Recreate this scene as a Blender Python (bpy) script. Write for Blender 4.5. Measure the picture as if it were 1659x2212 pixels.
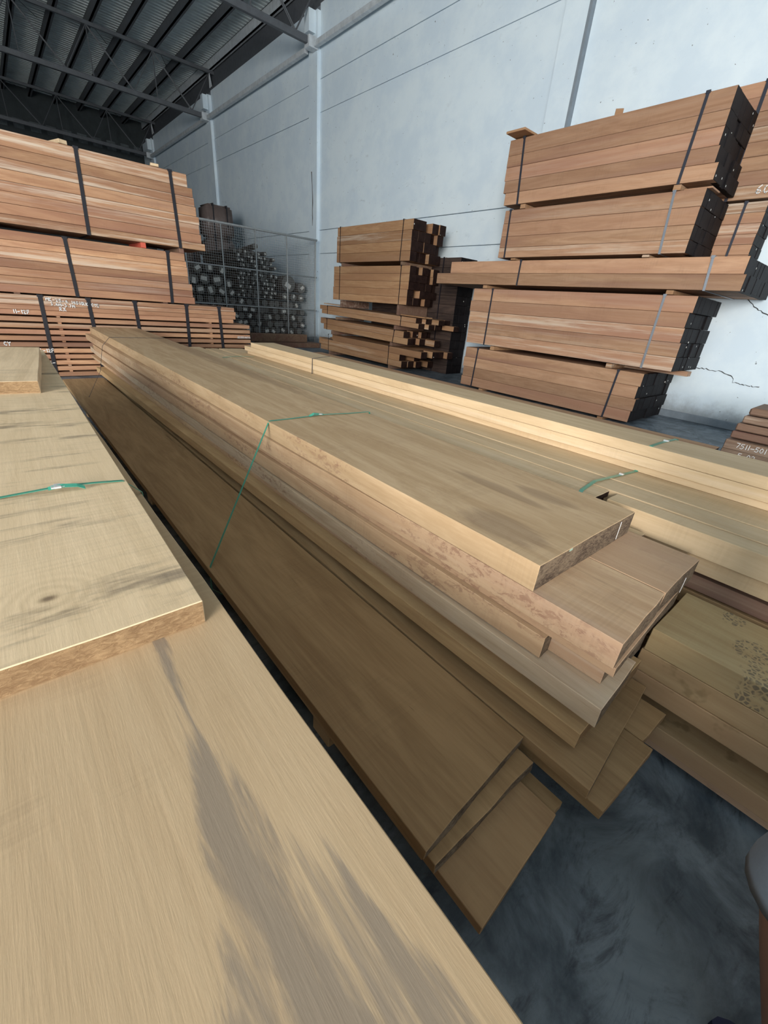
import bpy, bmesh, math, random
from mathutils import Vector, Matrix
R = math.radians
random.seed(7)
scn = bpy.context.scene
for o in list(bpy.data.objects): bpy.data.objects.remove(o)

# ------------------------------------------------------------------ camera
cam_d = bpy.data.cameras.new('camera'); cam = bpy.data.objects.new('camera', cam_d)
scn.collection.objects.link(cam); scn.camera = cam
cam_d.sensor_fit = 'HORIZONTAL'; cam_d.sensor_width = 36.0; cam_d.lens = 900.0/1659*36
cam_d.clip_start = .02; cam_d.clip_end = 200
YAW, PIT, ROL = 0.7367014, 0.4571896, 0.0865454
fw = Vector((math.sin(YAW)*math.cos(PIT), math.cos(YAW)*math.cos(PIT), -math.sin(PIT)))
r0 = Vector((math.cos(YAW), -math.sin(YAW), 0)); u0 = r0.cross(fw)
rt = r0*math.cos(ROL)+u0*math.sin(ROL); up = -r0*math.sin(ROL)+u0*math.cos(ROL)
M = Matrix((rt, up, -fw)).transposed().to_4x4(); M.translation = (0, 0, 1.35)
cam.matrix_world = M

# ------------------------------------------------------------------ light
world = bpy.data.worlds.new('sky'); scn.world = world; world.use_nodes = True
bg = world.node_tree.nodes['Background']; bg.inputs[0].default_value = (.86, .95, 1.0, 1); bg.inputs[1].default_value = 2.75
def area(name, loc, target, sx, sy, power, col):
    d = bpy.data.lights.new(name, 'AREA'); d.shape = 'RECTANGLE'; d.size = sx; d.size_y = sy; d.energy = power; d.color = col
    o = bpy.data.objects.new(name, d); scn.collection.objects.link(o); o.location = loc
    o.rotation_euler = (Vector(target)-Vector(loc)).to_track_quat('-Z', 'Y').to_euler(); return o
area('daylight_through_door', (-8.6, -5.4, 3.0), (3, 3, 1.0), 4.2, 4.0, 2450, (1.0, .94, .86))
scn.view_settings.view_transform = 'Standard'; scn.view_settings.look = 'None'
scn.view_settings.gamma = 1; scn.view_settings.use_curve_mapping = False
scn.view_settings.exposure = 0.0

# ------------------------------------------------------------------ helpers
COL = scn.collection
def empty(name, loc=(0, 0, 0), rz=0.0):
    o = bpy.data.objects.new(name, None); COL.objects.link(o); o.location = loc; o.rotation_euler = (0, 0, rz)
    o.empty_display_size = .1; return o
def tag(o, label, cat=None, group=None, kind=None):
    if label: o['label'] = label
    if cat: o['category'] = cat
    if group: o['group'] = group
    if kind: o['kind'] = kind
    return o
def link(name, me, mats, parent=None, loc=(0, 0, 0), rot=(0, 0, 0), label=None):
    o = bpy.data.objects.new(name, me); COL.objects.link(o)
    if not me.materials:
        for m in (mats if isinstance(mats, (list, tuple)) else [mats]): me.materials.append(m)
    o.location = loc; o.rotation_euler = rot
    if parent is not None: o.parent = parent
    if label: o['label'] = label
    return o
def bm_box(bm, x0, x1, y0, y1, z0, z1, mi=0):
    v = [bm.verts.new(p) for p in ((x0,y0,z0),(x1,y0,z0),(x1,y1,z0),(x0,y1,z0),(x0,y0,z1),(x1,y0,z1),(x1,y1,z1),(x0,y1,z1))]
    for f in ((0,3,2,1),(4,5,6,7),(0,1,5,4),(1,2,6,5),(2,3,7,6),(3,0,4,7)):
        bm.faces.new([v[i] for i in f]).material_index = mi
def done(bm, name, smooth=False):
    bm.normal_update(); me = bpy.data.meshes.new(name); bm.to_mesh(me); bm.free()
    if smooth:
        for p in me.polygons: p.use_smooth = True
    return me
def box_me(name, x0, x1, y0, y1, z0, z1, bev=0):
    bm = bmesh.new(); bm_box(bm, x0, x1, y0, y1, z0, z1)
    if bev: bmesh.ops.bevel(bm, geom=list(bm.edges), offset=bev, segments=1, affect='EDGES')
    return done(bm, name)
def rod(bm, a, b, r, n=8, mi=0, r2=None):
    a = Vector(a); b = Vector(b); d = (b-a); q = d.to_track_quat('Z', 'Y'); r2 = r if r2 is None else r2
    A = [bm.verts.new(a+q@Vector((r*math.cos(t*2*math.pi/n), r*math.sin(t*2*math.pi/n), 0))) for t in range(n)]
    B = [bm.verts.new(b+q@Vector((r2*math.cos(t*2*math.pi/n), r2*math.sin(t*2*math.pi/n), 0))) for t in range(n)]
    for i in range(n): bm.faces.new((A[i], A[(i+1)%n], B[(i+1)%n], B[i])).material_index = mi
    bm.faces.new(A[::-1]).material_index = mi; bm.faces.new(B).material_index = mi
def ribbon(bm, pts, wdir, w, t=.0012):
    """flat band through pts; wdir = direction of its width"""
    wd = Vector(wdir).normalized()*w/2; P = [Vector(p) for p in pts]; rings = []
    for i, p in enumerate(P):
        d = (P[min(i+1, len(P)-1)]-P[max(i-1, 0)]).normalized(); n = d.cross(wd).normalized()*t/2
        rings.append([bm.verts.new(q) for q in (p-wd-n, p+wd-n, p+wd+n, p-wd+n)])
    for a, b in zip(rings, rings[1:]):
        for k in range(4): bm.faces.new((a[k], a[(k+1)%4], b[(k+1)%4], b[k]))
    bm.faces.new(rings[0][::-1]); bm.faces.new(rings[-1])

# ------------------------------------------------------------------ materials
class NT:
    def __init__(s, name):
        s.m = bpy.data.materials.new(name); s.m.use_nodes = True; s.t = s.m.node_tree
        s.b = s.t.nodes['Principled BSDF']; s.tc = s.t.nodes.new('ShaderNodeTexCoord')
    def n(s, typ, **kw):
        n = s.t.nodes.new('ShaderNode'+typ)
        for k, v in kw.items(): setattr(n, k, v)
        return n
    def l(s, a, b): s.t.links.new(a, b)
    def set(s, sock, v):
        if hasattr(v, 'is_linked') or isinstance(v, bpy.types.NodeSocket): s.l(v, sock)
        elif isinstance(v, (tuple, list)) and len(v) == 3 and sock.type == 'RGBA': sock.default_value = (*v, 1)
        else: sock.default_value = v
    def vec(s, op, a, b):
        n = s.n('VectorMath', operation=op); s.set(n.inputs[0], a)
        if op == 'SCALE': s.set(n.inputs[3], b)
        else: s.set(n.inputs[1], b)
        return n.outputs[0]
    def math(s, op, a, b=0.0, clamp=False):
        n = s.n('Math', operation=op, use_clamp=clamp); s.set(n.inputs[0], a); s.set(n.inputs[1], b); return n.outputs[0]
    def noise(s, vec, scale=1, detail=4, rough=.6, dist=0.0):
        n = s.n('TexNoise'); s.set(n.inputs['Vector'], vec); n.inputs['Scale'].default_value = scale
        n.inputs['Detail'].default_value = detail; n.inputs['Roughness'].default_value = rough; n.inputs['Distortion'].default_value = dist
        return n.outputs['Fac']
    def ramp(s, f, pts):
        n = s.n('ValToRGB'); s.set(n.inputs[0], f); e = n.color_ramp.elements
        while len(e) < len(pts): e.new(.5)
        for i, (p, c) in enumerate(pts):
            e[i].position = p; e[i].color = (*c, 1) if isinstance(c, tuple) else (c, c, c, 1)
        return n.outputs[0]
    def mix(s, f, a, b, mode='MIX'):
        n = s.n('Mix', data_type='RGBA', blend_type=mode); s.set(n.inputs[0], f); s.set(n.inputs[6], a); s.set(n.inputs[7], b); return n.outputs[2]
    def step(s, v, lo, hi):
        n = s.n('MapRange', interpolation_type='SMOOTHSTEP'); s.set(n.inputs[0], v); n.inputs[1].default_value = lo; n.inputs[2].default_value = hi; return n.outputs[0]
    def bump(s, h, strength, dist=.002):
        n = s.n('Bump'); s.set(n.inputs['Height'], h); n.inputs['Strength'].default_value = strength; n.inputs['Distance'].default_value = dist
        s.l(n.outputs[0], s.b.inputs['Normal'])
    def sep(s, v):
        n = s.n('SeparateXYZ'); s.l(v, n.inputs[0]); return n.outputs

def wood(name, light, dark, red=None, streak=.5, stain=(.18, .13, .09), chalk=0.0, saw=.3, var=.25, rough=.75, extra=None, cross=0.0, zoom=1.0, soft=(.36, .72)):
    t = NT(name); s = t.n('ObjectInfo'); rnd = s.outputs['Random']; P0 = t.tc.outputs['Object']
    off = t.vec('SCALE', (37.1, 91.7, 13.3), rnd)
    P = t.vec('ADD', P0, off)
    g1 = t.noise(t.vec('MULTIPLY', P, (85*zoom, 6*zoom, 85*zoom)), 1, 6, .65)
    g2 = t.noise(t.vec('MULTIPLY', P, (7*zoom, .8*zoom, 7*zoom)), 1, 5, .6, 2.2)
    f = t.math('ADD', t.math('MULTIPLY', g1, .32), t.math('MULTIPLY', g2, .75))
    c = t.mix(t.step(f, soft[0], soft[1]), dark, light)
    if red:                                          # reddish heartwood zones and board to board variation
        c = t.mix(t.step(t.noise(t.vec('MULTIPLY', P, (4, .3, 4)), 1, 2), .45, .7), c, red)
        w2 = t.n('TexWhiteNoise', noise_dimensions='1D'); t.l(rnd, w2.inputs['W'])
        c = t.mix(t.math('MULTIPLY', w2.outputs['Value'], .55), c, red)
    hv = t.n('HueSaturation'); t.set(hv.inputs['Color'], c); t.set(hv.inputs['Fac'], 1.0)
    t.set(hv.inputs['Value'], t.math('ADD', t.math('MULTIPLY', rnd, 2*var), 1-var))
    c = hv.outputs[0]
    # dark mineral streaks running with the grain
    sm = t.math('MULTIPLY', t.step(t.noise(t.vec('MULTIPLY', P, (22*zoom, 1.1*zoom, 22*zoom)), 1, 5, .7, .4), .60, .74), t.step(t.noise(t.vec('MULTIPLY', P, (3.1, .9, 3.1)), 1, 2), .48, .66))
    c = t.mix(t.math('MULTIPLY', sm, streak), c, stain)
    # small checks and specks
    ck = t.step(t.noise(t.vec('MULTIPLY', P, (85, 7, 85)), 1, 3, .7), .70, .78)
    c = t.mix(t.math('MULTIPLY', ck, .55*streak+.1), c, stain)
    bands = t.noise(t.vec('MULTIPLY', P, (2.5, 95, 2.5)), 1, 3, .6)
    sawm = t.math('MULTIPLY', bands, t.step(t.noise(P, 3.2, 2), .42, .62))
    c = t.mix(t.math('MULTIPLY', t.step(sawm, .38, .62), saw*.45), c, t.vec('SCALE', c, .70))
    if cross:                                        # discoloured bands left by cross stickers
        cb = t.math('MULTIPLY', t.step(t.noise(t.vec('MULTIPLY', P, (.9, 9, .9)), 1, 5, .75, .3), .50, .66), t.step(t.noise(t.vec('MULTIPLY', P, (6, 22, 6)), 1, 3), .4, .6))
        c = t.mix(t.math('MULTIPLY', cb, cross), c, stain)
    if chalk:                                        # pale sawdust and bleached skin on some boards
        w = t.n('TexWhiteNoise', noise_dimensions='1D'); t.l(t.math('MULTIPLY', rnd, 7.77), w.inputs['W'])
        on = t.step(w.outputs['Value'], .62, .95)
        cm = t.step(t.noise(t.vec('MULTIPLY', P, (16, .45, 16)), 1, 5, .75), .44, .66)
        c = t.mix(t.math('MULTIPLY', t.math('MULTIPLY', cm, t.math('ADD', on, .10)), chalk), c, (.66, .56, .45))
    if extra: c = extra(t, P0, P, c)
    t.set(t.b.inputs['Base Color'], c)
    t.b.inputs['Roughness'].default_value = rough; t.b.inputs['Specular IOR Level'].default_value = .3
    t.bump(t.math('ADD', g1, t.math('MULTIPLY', sawm, .2+saw*.6)), .32, .0018)
    return t.m
def endgrain(name, light, dark, flecks=0.0, fleck=(.7, .7, .66), rough=.85):
    t = NT(name); rnd = t.n('ObjectInfo').outputs['Random']; P = t.vec('ADD', t.tc.outputs['Object'], t.vec('SCALE', (17., 5., 9.), rnd))
    n = t.noise(t.vec('MULTIPLY', P, (60, 60, 160)), 1, 5, .7, .8)
    c = t.mix(t.step(t.math('ADD', t.math('MULTIPLY', n, .7), t.math('MULTIPLY', t.noise(P, 9, 3), .4)), .4, .7), dark, light)
    if flecks:
        v = t.n('TexVoronoi', distance='CHEBYCHEV'); t.l(P, v.inputs['Vector']); v.inputs['Scale'].default_value = 11
        on = t.math('LESS_THAN', v.outputs['Distance'], .11)
        gate = t.math('GREATER_THAN', t.sep(v.outputs['Color'])[0], 1-flecks)
        c = t.mix(t.math('MULTIPLY', on, gate), c, fleck)
    t.set(t.b.inputs['Base Color'], c); t.b.inputs['Roughness'].default_value = rough; t.b.inputs['Specular IOR Level'].default_value = .12
    t.bump(n, .6, .003); return t.m
def plain(name, col, rough=.6, metal=0.0, nscale=8, namp=.25, bump=0.0):
    t = NT(name); P = t.tc.outputs['Object']; n = t.noise(P, nscale, 5, .65)
    c = t.mix(n, t_scale(col, 1-namp), t_scale(col, 1+namp)); t.set(t.b.inputs['Base Color'], c)
    t.b.inputs['Roughness'].default_value = rough; t.b.inputs['Metallic'].default_value = metal
    if bump: t.bump(n, bump, .004)
    return t.m
def t_scale(c, k): return tuple(min(1, x*k) for x in c)

def ex_stain(t, P0, P, c):                            # grey-brown mineral stain spreading towards the near end of the plank
    x, y, z = t.sep(P0)
    ny = t.noise(t.vec('MULTIPLY', P, (26, 2.6, 26)), 1, 5, .72, .6)
    # local frame: origin at the right edge near the camera, x negative to the left
    d = t.math('SUBTRACT', 1.74, y)                    # distance from the tip
    half = t.math('MULTIPLY', t.math('MAXIMUM', d, 0), .27)
    cx = t.math('ADD', -.125, t.math('MULTIPLY', d, -.02))
    e = t.math('SUBTRACT', half, t.math('ABSOLUTE', t.math('SUBTRACT', x, cx)))
    m = t.step(t.math('ADD', e, t.math('MULTIPLY', t.math('SUBTRACT', ny, .5), .12)), -.004, .016)
    m = t.math('MULTIPLY', m, t.step(ny, .30, .56))
    return t.mix(t.math('MULTIPLY', m, .72), c, (.20, .165, .135))
def ex_foot(t, P0, P, c):                             # patterned boot sole prints pressed on the plank
    x, y, z = t.sep(P0); out = c
    for (cx, cy, ax, ay, a) in ((.15, 1.91, .066, .050, .0), (.04, 1.865, .055, .055, .3), (.30, 1.99, .05, .035, .1)):
        dx = t.math('DIVIDE', t.math('SUBTRACT', x, cx), ax); dy = t.math('DIVIDE', t.math('SUBTRACT', y, cy), ay)
        e = t.math('ADD', t.math('MULTIPLY', dx, dx), t.math('MULTIPLY', dy, dy))
        v = t.n('TexVoronoi', feature='DISTANCE_TO_EDGE'); t.l(P0, v.inputs['Vector']); v.inputs['Scale'].default_value = 62
        m = t.math('MULTIPLY', t.math('SUBTRACT', 1, t.step(e, .75, 1.1)), t.step(v.outputs['Distance'], .10, .16))
        m = t.math('MULTIPLY', m, t.step(t.noise(P0, 30, 3), .35, .55))
        out = t.mix(t.math('MULTIPLY', m, .65), out, (.085, .08, .075))
    return out
def ex_spots(t, P0, P, c):                            # round brown damp spots
    n = t.math('MULTIPLY', t.step(t.noise(P, 9, 3, .6), .55, .63), 1.0)
    return t.mix(t.math('MULTIPLY', n, .5), c, (.20, .135, .06))
def ex_knot(t, P0, P, c):
    x, y, z = t.sep(P0); out = c
    for (kx, ky, kr) in ((-.208, .145, .010), (-.30, 1.4, .012)):
        dx = t.math('MULTIPLY', t.math('SUBTRACT', x, kx), .7); dy = t.math('SUBTRACT', y, ky)
        d = t.math('SQRT', t.math('ADD', t.math('MULTIPLY', dx, dx), t.math('MULTIPLY', dy, dy)))
        out = t.mix(t.math('MULTIPLY', t.math('SUBTRACT', 1, t.step(d, kr*.25, kr*1.3)), .8), out, (.10, .06, .04))
        rg = t.n('TexWave', wave_type='RINGS', rings_direction='Z'); t.l(t.vec('ADD', P0, (-kx, -ky, 0)), rg.inputs['Vector'])
        rg.inputs['Scale'].default_value = 14; rg.inputs['Distortion'].default_value = 3.5; rg.inputs['Detail'].default_value = 2
        out = t.mix(t.math('MULTIPLY', t.math('MULTIPLY', rg.outputs['Fac'], t.math('SUBTRACT', 1, t.step(d, .01, .13))), .22), out, (.33, .23, .12))
    return out
def ex_heart(t, P0, P, c):                            # dark heart streak and scuffs on the top plank
    x, y, z = t.sep(P0); n = t.noise(t.vec('MULTIPLY', P, (30, 3, 30)), 1, 5, .7, .5); out = c
    for (cx, cy, ax, ay) in ((.36, .42, .035, .24), (.46, .26, .05, .13), (.10, .20, .09, .16), (.56, 5.0, .10, 3.2)):
        dx = t.math('DIVIDE', t.math('SUBTRACT', x, cx), ax); dy = t.math('DIVIDE', t.math('SUBTRACT', y, cy), ay)
        e = t.math('ADD', t.math('ADD', t.math('MULTIPLY', dx, dx), t.math('MULTIPLY', dy, dy)), t.math('MULTIPLY', t.math('SUBTRACT', n, .5), 2.4))
        out = t.mix(t.math('MULTIPLY', t.math('SUBTRACT', 1, t.step(e, .3, 1.2)), .42), out, (.17, .11, .07))
    return out

def ex_rough(t, P0, P, c):                            # torn reddish mill marks and scabs on the sawn edges
    x, y, z = t.sep(P0)
    m = t.math('MULTIPLY', t.step(t.noise(t.vec('MULTIPLY', P, (40, 22, 40)), 1, 4, .75, .5), .50, .60), t.step(t.noise(t.vec('MULTIPLY', P, (7, 1.6, 7)), 1, 3), .46, .62))
    side = t.math('SUBTRACT', 1, t.step(x, .002, .006))
    return t.mix(t.math('MULTIPLY', t.math('MULTIPLY', m, t.math('ADD', .22, t.math('MULTIPLY', side, .78))), .6), c, (.22, .11, .075))
LT, LD = (.54, .395, .245), (.43, .30, .175)
W_A1 = wood('sawn_light_stained', LT, LD, streak=.5, saw=.55, var=.04, extra=ex_stain, zoom=1.0, soft=(.2, .95))
W_A2 = wood('sawn_light_knotty', (.74, .57, .375), (.60, .45, .28), streak=.35, stain=(.22, .17, .12), saw=.45, var=.04, extra=ex_knot, cross=.9, soft=(.2, .95))
W_A = wood('sawn_light', (.73, .56, .37), (.58, .43, .27), streak=.3, saw=.6, var=.08, cross=.3)
W_H = wood('sawn_warm', (.58, .41, .255), (.42, .27, .155), red=(.44, .285, .185), streak=.6, stain=(.15, .08, .05), saw=.45, var=.10, chalk=.5, extra=ex_rough)
def ex_top(t, P0, P, c): return ex_rough(t, P0, P, ex_heart(t, P0, P, c))
W_T1 = wood('sawn_warm_top', (.54, .39, .24), (.42, .285, .16), streak=.6, stain=(.14, .10, .07), saw=.35, var=.03, extra=ex_top)
W_WH = wood('sawn_bleached', (.60, .47, .33), (.44, .31, .20), streak=.4, saw=.5, var=.04, chalk=.5, extra=ex_rough)
W_YE = wood('sawn_yellow', (.56, .38, .20), (.42, .27, .135), streak=.5, saw=.3, var=.05)
W_I = wood('sawn_brown', (.43, .28, .145), (.30, .185, .09), streak=.75, stain=(.11, .065, .03), saw=.4, var=.06)
W_I3 = wood('sawn_brown_flecked', (.46, .30, .16), (.33, .20, .105), streak=1.0, stain=(.07, .05, .03), saw=.2, var=.05, zoom=.8)
W_K = wood('sawn_pale', (.56, .425, .27), (.46, .335, .20), streak=.25, saw=.4, var=.07, chalk=.25)
W_L = wood('sawn_printed', (.50, .385, .215), (.41, .29, .15), streak=.3, saw=.2, var=.03, extra=ex_foot)
W_L2 = wood('sawn_spotted', (.50, .36, .20), (.40, .27, .14), red=(.38, .23, .14), streak=.3, saw=.3, var=.08, extra=ex_spots)
W_R = wood('red_timber', (.54, .32, .18), (.36, .185, .10), red=(.28, .135, .085), streak=.6, stain=(.13, .05, .03), saw=.35, var=.30, chalk=.7)
W_E = wood('orange_timber', (.50, .305, .185), (.37, .21, .12), red=(.32, .17, .11), streak=.4, stain=(.15, .07, .04), saw=.5, var=.24, chalk=.65)
W_D = wood('tan_timber', (.46, .28, .15), (.34, .18, .09), red=(.32, .17, .09), streak=.4, stain=(.13, .07, .04), saw=.4, var=.16, chalk=.5)
W_G = wood('brown_weathered', (.27, .18, .12), (.17, .105, .07), red=(.19, .10, .075), streak=.4, saw=.3, var=.12, chalk=.3)
W_DK = wood('dark_stained_timber', (.075, .05, .04), (.03, .02, .018), streak=.3, saw=.2, var=.2)
E_L = endgrain('end_light', (.33, .22, .12), (.19, .115, .06))
E_H = endgrain('end_weathered', (.24, .18, .125), (.065, .045, .035), flecks=.10, fleck=(.35, .5, .42))
E_K = endgrain('end_black', (.016, .013, .014), (.005, .004, .005), flecks=.30, rough=.6)
E_D = endgrain('end_brown_black', (.034, .018, .014), (.010, .005, .005), flecks=.08, rough=.6)
E_R = endgrain('end_red', (.36, .15, .07), (.24, .09, .045))
def strapmat(name, col, rough, metal, namp=.2): return plain(name, col, rough, metal, 30, namp)
S_GREEN = strapmat('green_plastic', (.05, .27, .19), .28, 0)
S_GREEN.node_tree.nodes['Principled BSDF'].inputs['Specular IOR Level'].default_value = .8
S_BLACK = strapmat('black_band', (.012, .011, .016), .45, 0)
S_STEEL = strapmat('steel_band', (.42, .45, .50), .35, .7)
S_BLUEST = strapmat('dark_steel_band', (.06, .065, .085), .4, .5)
M_CRIMP = strapmat('crimp', (.7, .72, .74), .35, .4)
M_CHALK = plain('chalk_white', (.85, .84, .82), .9, 0, 90, .25)

# wall, floor, roof
def wallmat():
    t = NT('painted_concrete'); P = t.tc.outputs['Object']
    n = t.noise(P, 1.1, 6, .65); c = t.mix(t.step(n, .35, .65), (.68, .80, .90), (.77, .88, .95))
    d = t.math('MULTIPLY', t.step(t.noise(t.vec('MULTIPLY', P, (1, 1.6, 3)), 1.5, 6, .75, .5), .57, .72), t.step(t.noise(P, .55, 3), .45, .62))
    c = t.mix(t.math('MULTIPLY', d, .45), c, (.36, .42, .47))
    sp = t.step(t.noise(P, 17, 2, .5), .745, .77); c = t.mix(t.math('MULTIPLY', sp, .8), c, (.10, .11, .12))
    x, y, z = t.sep(P)
    lo = t.math('MULTIPLY', t.math('SUBTRACT', 1, t.step(t.math('ADD', z, t.math('MULTIPLY', t.noise(P, 2.3, 5, .7), -.55)), -.22, .14)), 1.0)
    c = t.mix(t.math('MULTIPLY', lo, .75), c, (.20, .21, .22))      # grime and old splashes along the foot
    t.set(t.b.inputs['Base Color'], c); t.b.inputs['Roughness'].default_value = .75; t.bump(n, .35, .01); return t.m
M_WALL = wallmat()
M_JOINT_SHADE = plain('joint_and_shade_grey', (.22, .26, .30), .9)  # wall joints and skirting; also paints the shade on one pillar side
M_CRACK = plain('crack_dark', (.05, .055, .06), .9)
def floormat():
    t = NT('polished_dark_concrete'); P = t.tc.outputs['Object']
    n = t.noise(P, 3.6, 9, .68, .5); n2 = t.noise(t.vec('MULTIPLY', P, (3, 9, 1)), 1.2, 7, .72, .8)
    c = t.mix(t.step(n, .34, .66), (.055, .075, .095), (.20, .24, .28))
    c = t.mix(t.math('MULTIPLY', t.step(n2, .52, .70), .75), c, (.020, .026, .038))
    sc = t.step(t.noise(t.vec('MULTIPLY', P, (8, 30, 1)), 1, 4, .8, .6), .66, .74); c = t.mix(t.math('MULTIPLY', sc, .3), c, (.16, .19, .21))
    t.set(t.b.inputs['Base Color'], c); t.set(t.b.inputs['Roughness'], t.math('ADD', .42, t.math('MULTIPLY', n, .3)))
    t.bump(n2, .1, .003); return t.m
M_FLOOR = floormat()
M_SHEET = plain('galvanised_sheet', (.72, .82, .86), .5, .0, 3, .25)
M_STEEL = plain('painted_steel', (.11, .12, .135), .6, .1, 9, .35)
M_STEELP = plain('pale_steel', (.62, .67, .71), .6, .1, 6, .4)
M_DARKW = plain('dark_block_wall', (.045, .055, .06), .9, 0, 4, .4)
M_VENT = plain('dim_block', (.10, .12, .13), .9, 0, 6, .6)
M_GALV = plain('galvanised_tube', (.42, .44, .45), .5, .3, 20, .3)
M_BARK = plain('dark_bark', (.085, .064, .052), .9, 0, 14, .5, .8)
M_LOGEND = plain('log_end', (.14, .135, .125), .9, 0, 16, .4, .4)
M_TAG = plain('white_tag', (.75, .74, .70), .8, 0, 30, .12)
M_BALE = plain('wrapped_bale', (.15, .115, .105), .38, 0, 5, .4, .5)

# ------------------------------------------------------------------ setting
fl = link('floor', box_me('floor', -9, 9, -9, 33, -.2, 0), M_FLOOR); fl['kind'] = 'structure'
X_W = 8.6
wr = tag(link('wall_right', box_me('wall_right', 8.66, 8.9, -9, 32.5, -.2, 8.5), M_JOINT_SHADE), None, kind='structure')
YS = [-11.35+8.47*i for i in range(6)] ; YS = [y for y in YS]           # pillar lines: -2.9, 5.57, 14.0, 22.1, 30.6
pil = [-2.85, 5.72, 13.98, 22.12, 30.55]
edges = [-9]+pil+[32.5]; ZR = [0, 2.73, 3.375, 6.255, 6.98, 8.5]
for i in range(len(edges)-1):
    for j in range(5):
        y0 = edges[i]+(.22 if i else 0); y1 = edges[i+1]-(.22 if i < len(edges)-2 else 0)
        g = .007
        link('panel', box_me('panel', 8.6+.004*((i+j) % 2), 8.68, y0, y1, ZR[j]+g, ZR[j+1]-g, .006), M_WALL, wr)
for i, y in enumerate(pil):
    bm = bmesh.new(); bm_box(bm, 8.50, 8.68, y-.225, y+.225, 0, 8.35)
    pb = link('pilaster', done(bm, 'pilaster'), M_WALL, wr)
    link('shade_strip', box_me('shade_strip', 8.497, 8.603, y-.275, y-.2245, 0, 8.3), M_JOINT_SHADE, wr) if i == 1 else None  # grey cover strip: shade on the pillar's near side, put in as colour
    bm = bmesh.new(); bm_box(bm, 8.30, 8.52, y-.12, y+.12, 7.9, 8.35); link('corbel', done(bm, 'corbel'), M_WALL, wr)
def crack(pts, w=.012, par=wr):
    bm = bmesh.new(); P = []
    for a, b in zip(pts, pts[1:]):
        for k in range(5):
            q = Vector(a).lerp(Vector(b), k/5); P.append((8.597, q[0]+random.uniform(-.012, .012), q[1]+random.uniform(-.012, .012)))
    P.append((8.597, pts[-1][0], pts[-1][1]))
    V = [(bm.verts.new((p[0], p[1], p[2]-w*random.uniform(.2, .6))), bm.verts.new((p[0], p[1]-w*.3, p[2]+w*random.uniform(.2, .6)))) for p in P]
    for a, b in zip(V, V[1:]): bm.faces.new((a[0], b[0], b[1], a[1]))
    link('crack', done(bm, 'crack'), M_CRACK, par)
crack([(2.40, .86), (2.133, .846), (1.968, .842), (1.803, .838), (1.654, .785), (1.613, .707), (1.513, .696), (1.401, .681), (1.28, .696)])
crack([(1.98, 1.93), (1.841, 1.842), (1.707, 1.738), (1.551, 1.673), (1.38, 1.66)])
def crackv(pts, w=.012, x=8.597):
    bm = bmesh.new(); V = []
    for a, b in zip(pts, pts[1:]):
        for k in range(5):
            q = Vector(a).lerp(Vector(b), k/5); ww = w*random.uniform(.2, .8); yy = q[0]+random.uniform(-.01, .01)
            V.append((bm.verts.new((x, yy-ww, q[1])), bm.verts.new((x, yy+ww, q[1]))))
    for a, b in zip(V, V[1:]): bm.faces.new((a[0], b[0], b[1], a[1]))
    link('crack', done(bm, 'crack'), M_CRACK, wr)
crackv([(5.98, 5.19), (5.96, 4.94), (6.0, 4.5), (5.99, 4.1)], .012)
crackv([(14.05, 4.9), (13.98, 4.3), (14.0, 3.3)], .03, 8.497)
wb = link('wall_back', box_me('wall_back', -9.2, 9.5, 32.5, 32.8, 0, 9.46), M_DARKW); wb['kind'] = 'structure'
for i in range(13):
    link('vent_block', box_me('vent_block', .2+i*.66, .62+i*.66, 32.46, 32.52, 7.75+.012*i, 8.15+.012*i, .01), M_VENT, wb)
# left wall with a wide loading door near the front; the front is open only at its left end
wl = link('wall_left', box_me('wall_left', -9.2, -9, 2.5, 32.5, 0, 9.46), M_WALL); wl['kind'] = 'structure'
wf = link('wall_front_added', box_me('wall_front_added', -4.5, 8.9, -9.2, -9, 0, 9.46), M_WALL); wf['kind'] = 'structure'  # unseen wall, added to keep front light off the end faces
# roof
bm = bmesh.new(); n = 0; prev = None; y = -9.0; pitch = .19
while y < 33:
    for dy, dz in ((0, 0), (.095, 0), (.125, .045), (.16, .045)):
        v = (bm.verts.new((-9.3, y+dy, 9.46+dz)), bm.verts.new((9.5, y+dy, 9.46+dz)))
        if prev: bm.faces.new((prev[0], prev[1], v[1], v[0]))
        prev = v
    y += pitch
cl = link('ceiling', done(bm, 'ceiling'), M_SHEET); cl['kind'] = 'structure'
for i in range(18):
    x = 8.72-1.0*i
    bm = bmesh.new(); bm_box(bm, x-.03, x+.03, -9, 32.5, 9.17, 9.455); bm_box(bm, x-.03, x+.09, -9, 32.5, 9.17, 9.185); bm_box(bm, x-.03, x+.09, -9, 32.5, 9.44, 9.455)
    link('purlin', done(bm, 'purlin'), M_STEELP if i < 1 else M_STEEL, cl)  # wall-side purlin pale: its lit look is put into the colour
bm = bmesh.new(); bm_box(bm, 8.66, 8.9, -9, 32.5, 8.5, 8.62); bm_box(bm, 8.86, 8.9, -9, 32.5, 8.5, 9.46)
link('eave_beam', done(bm, 'eave_beam'), M_STEEL, cl)
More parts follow.
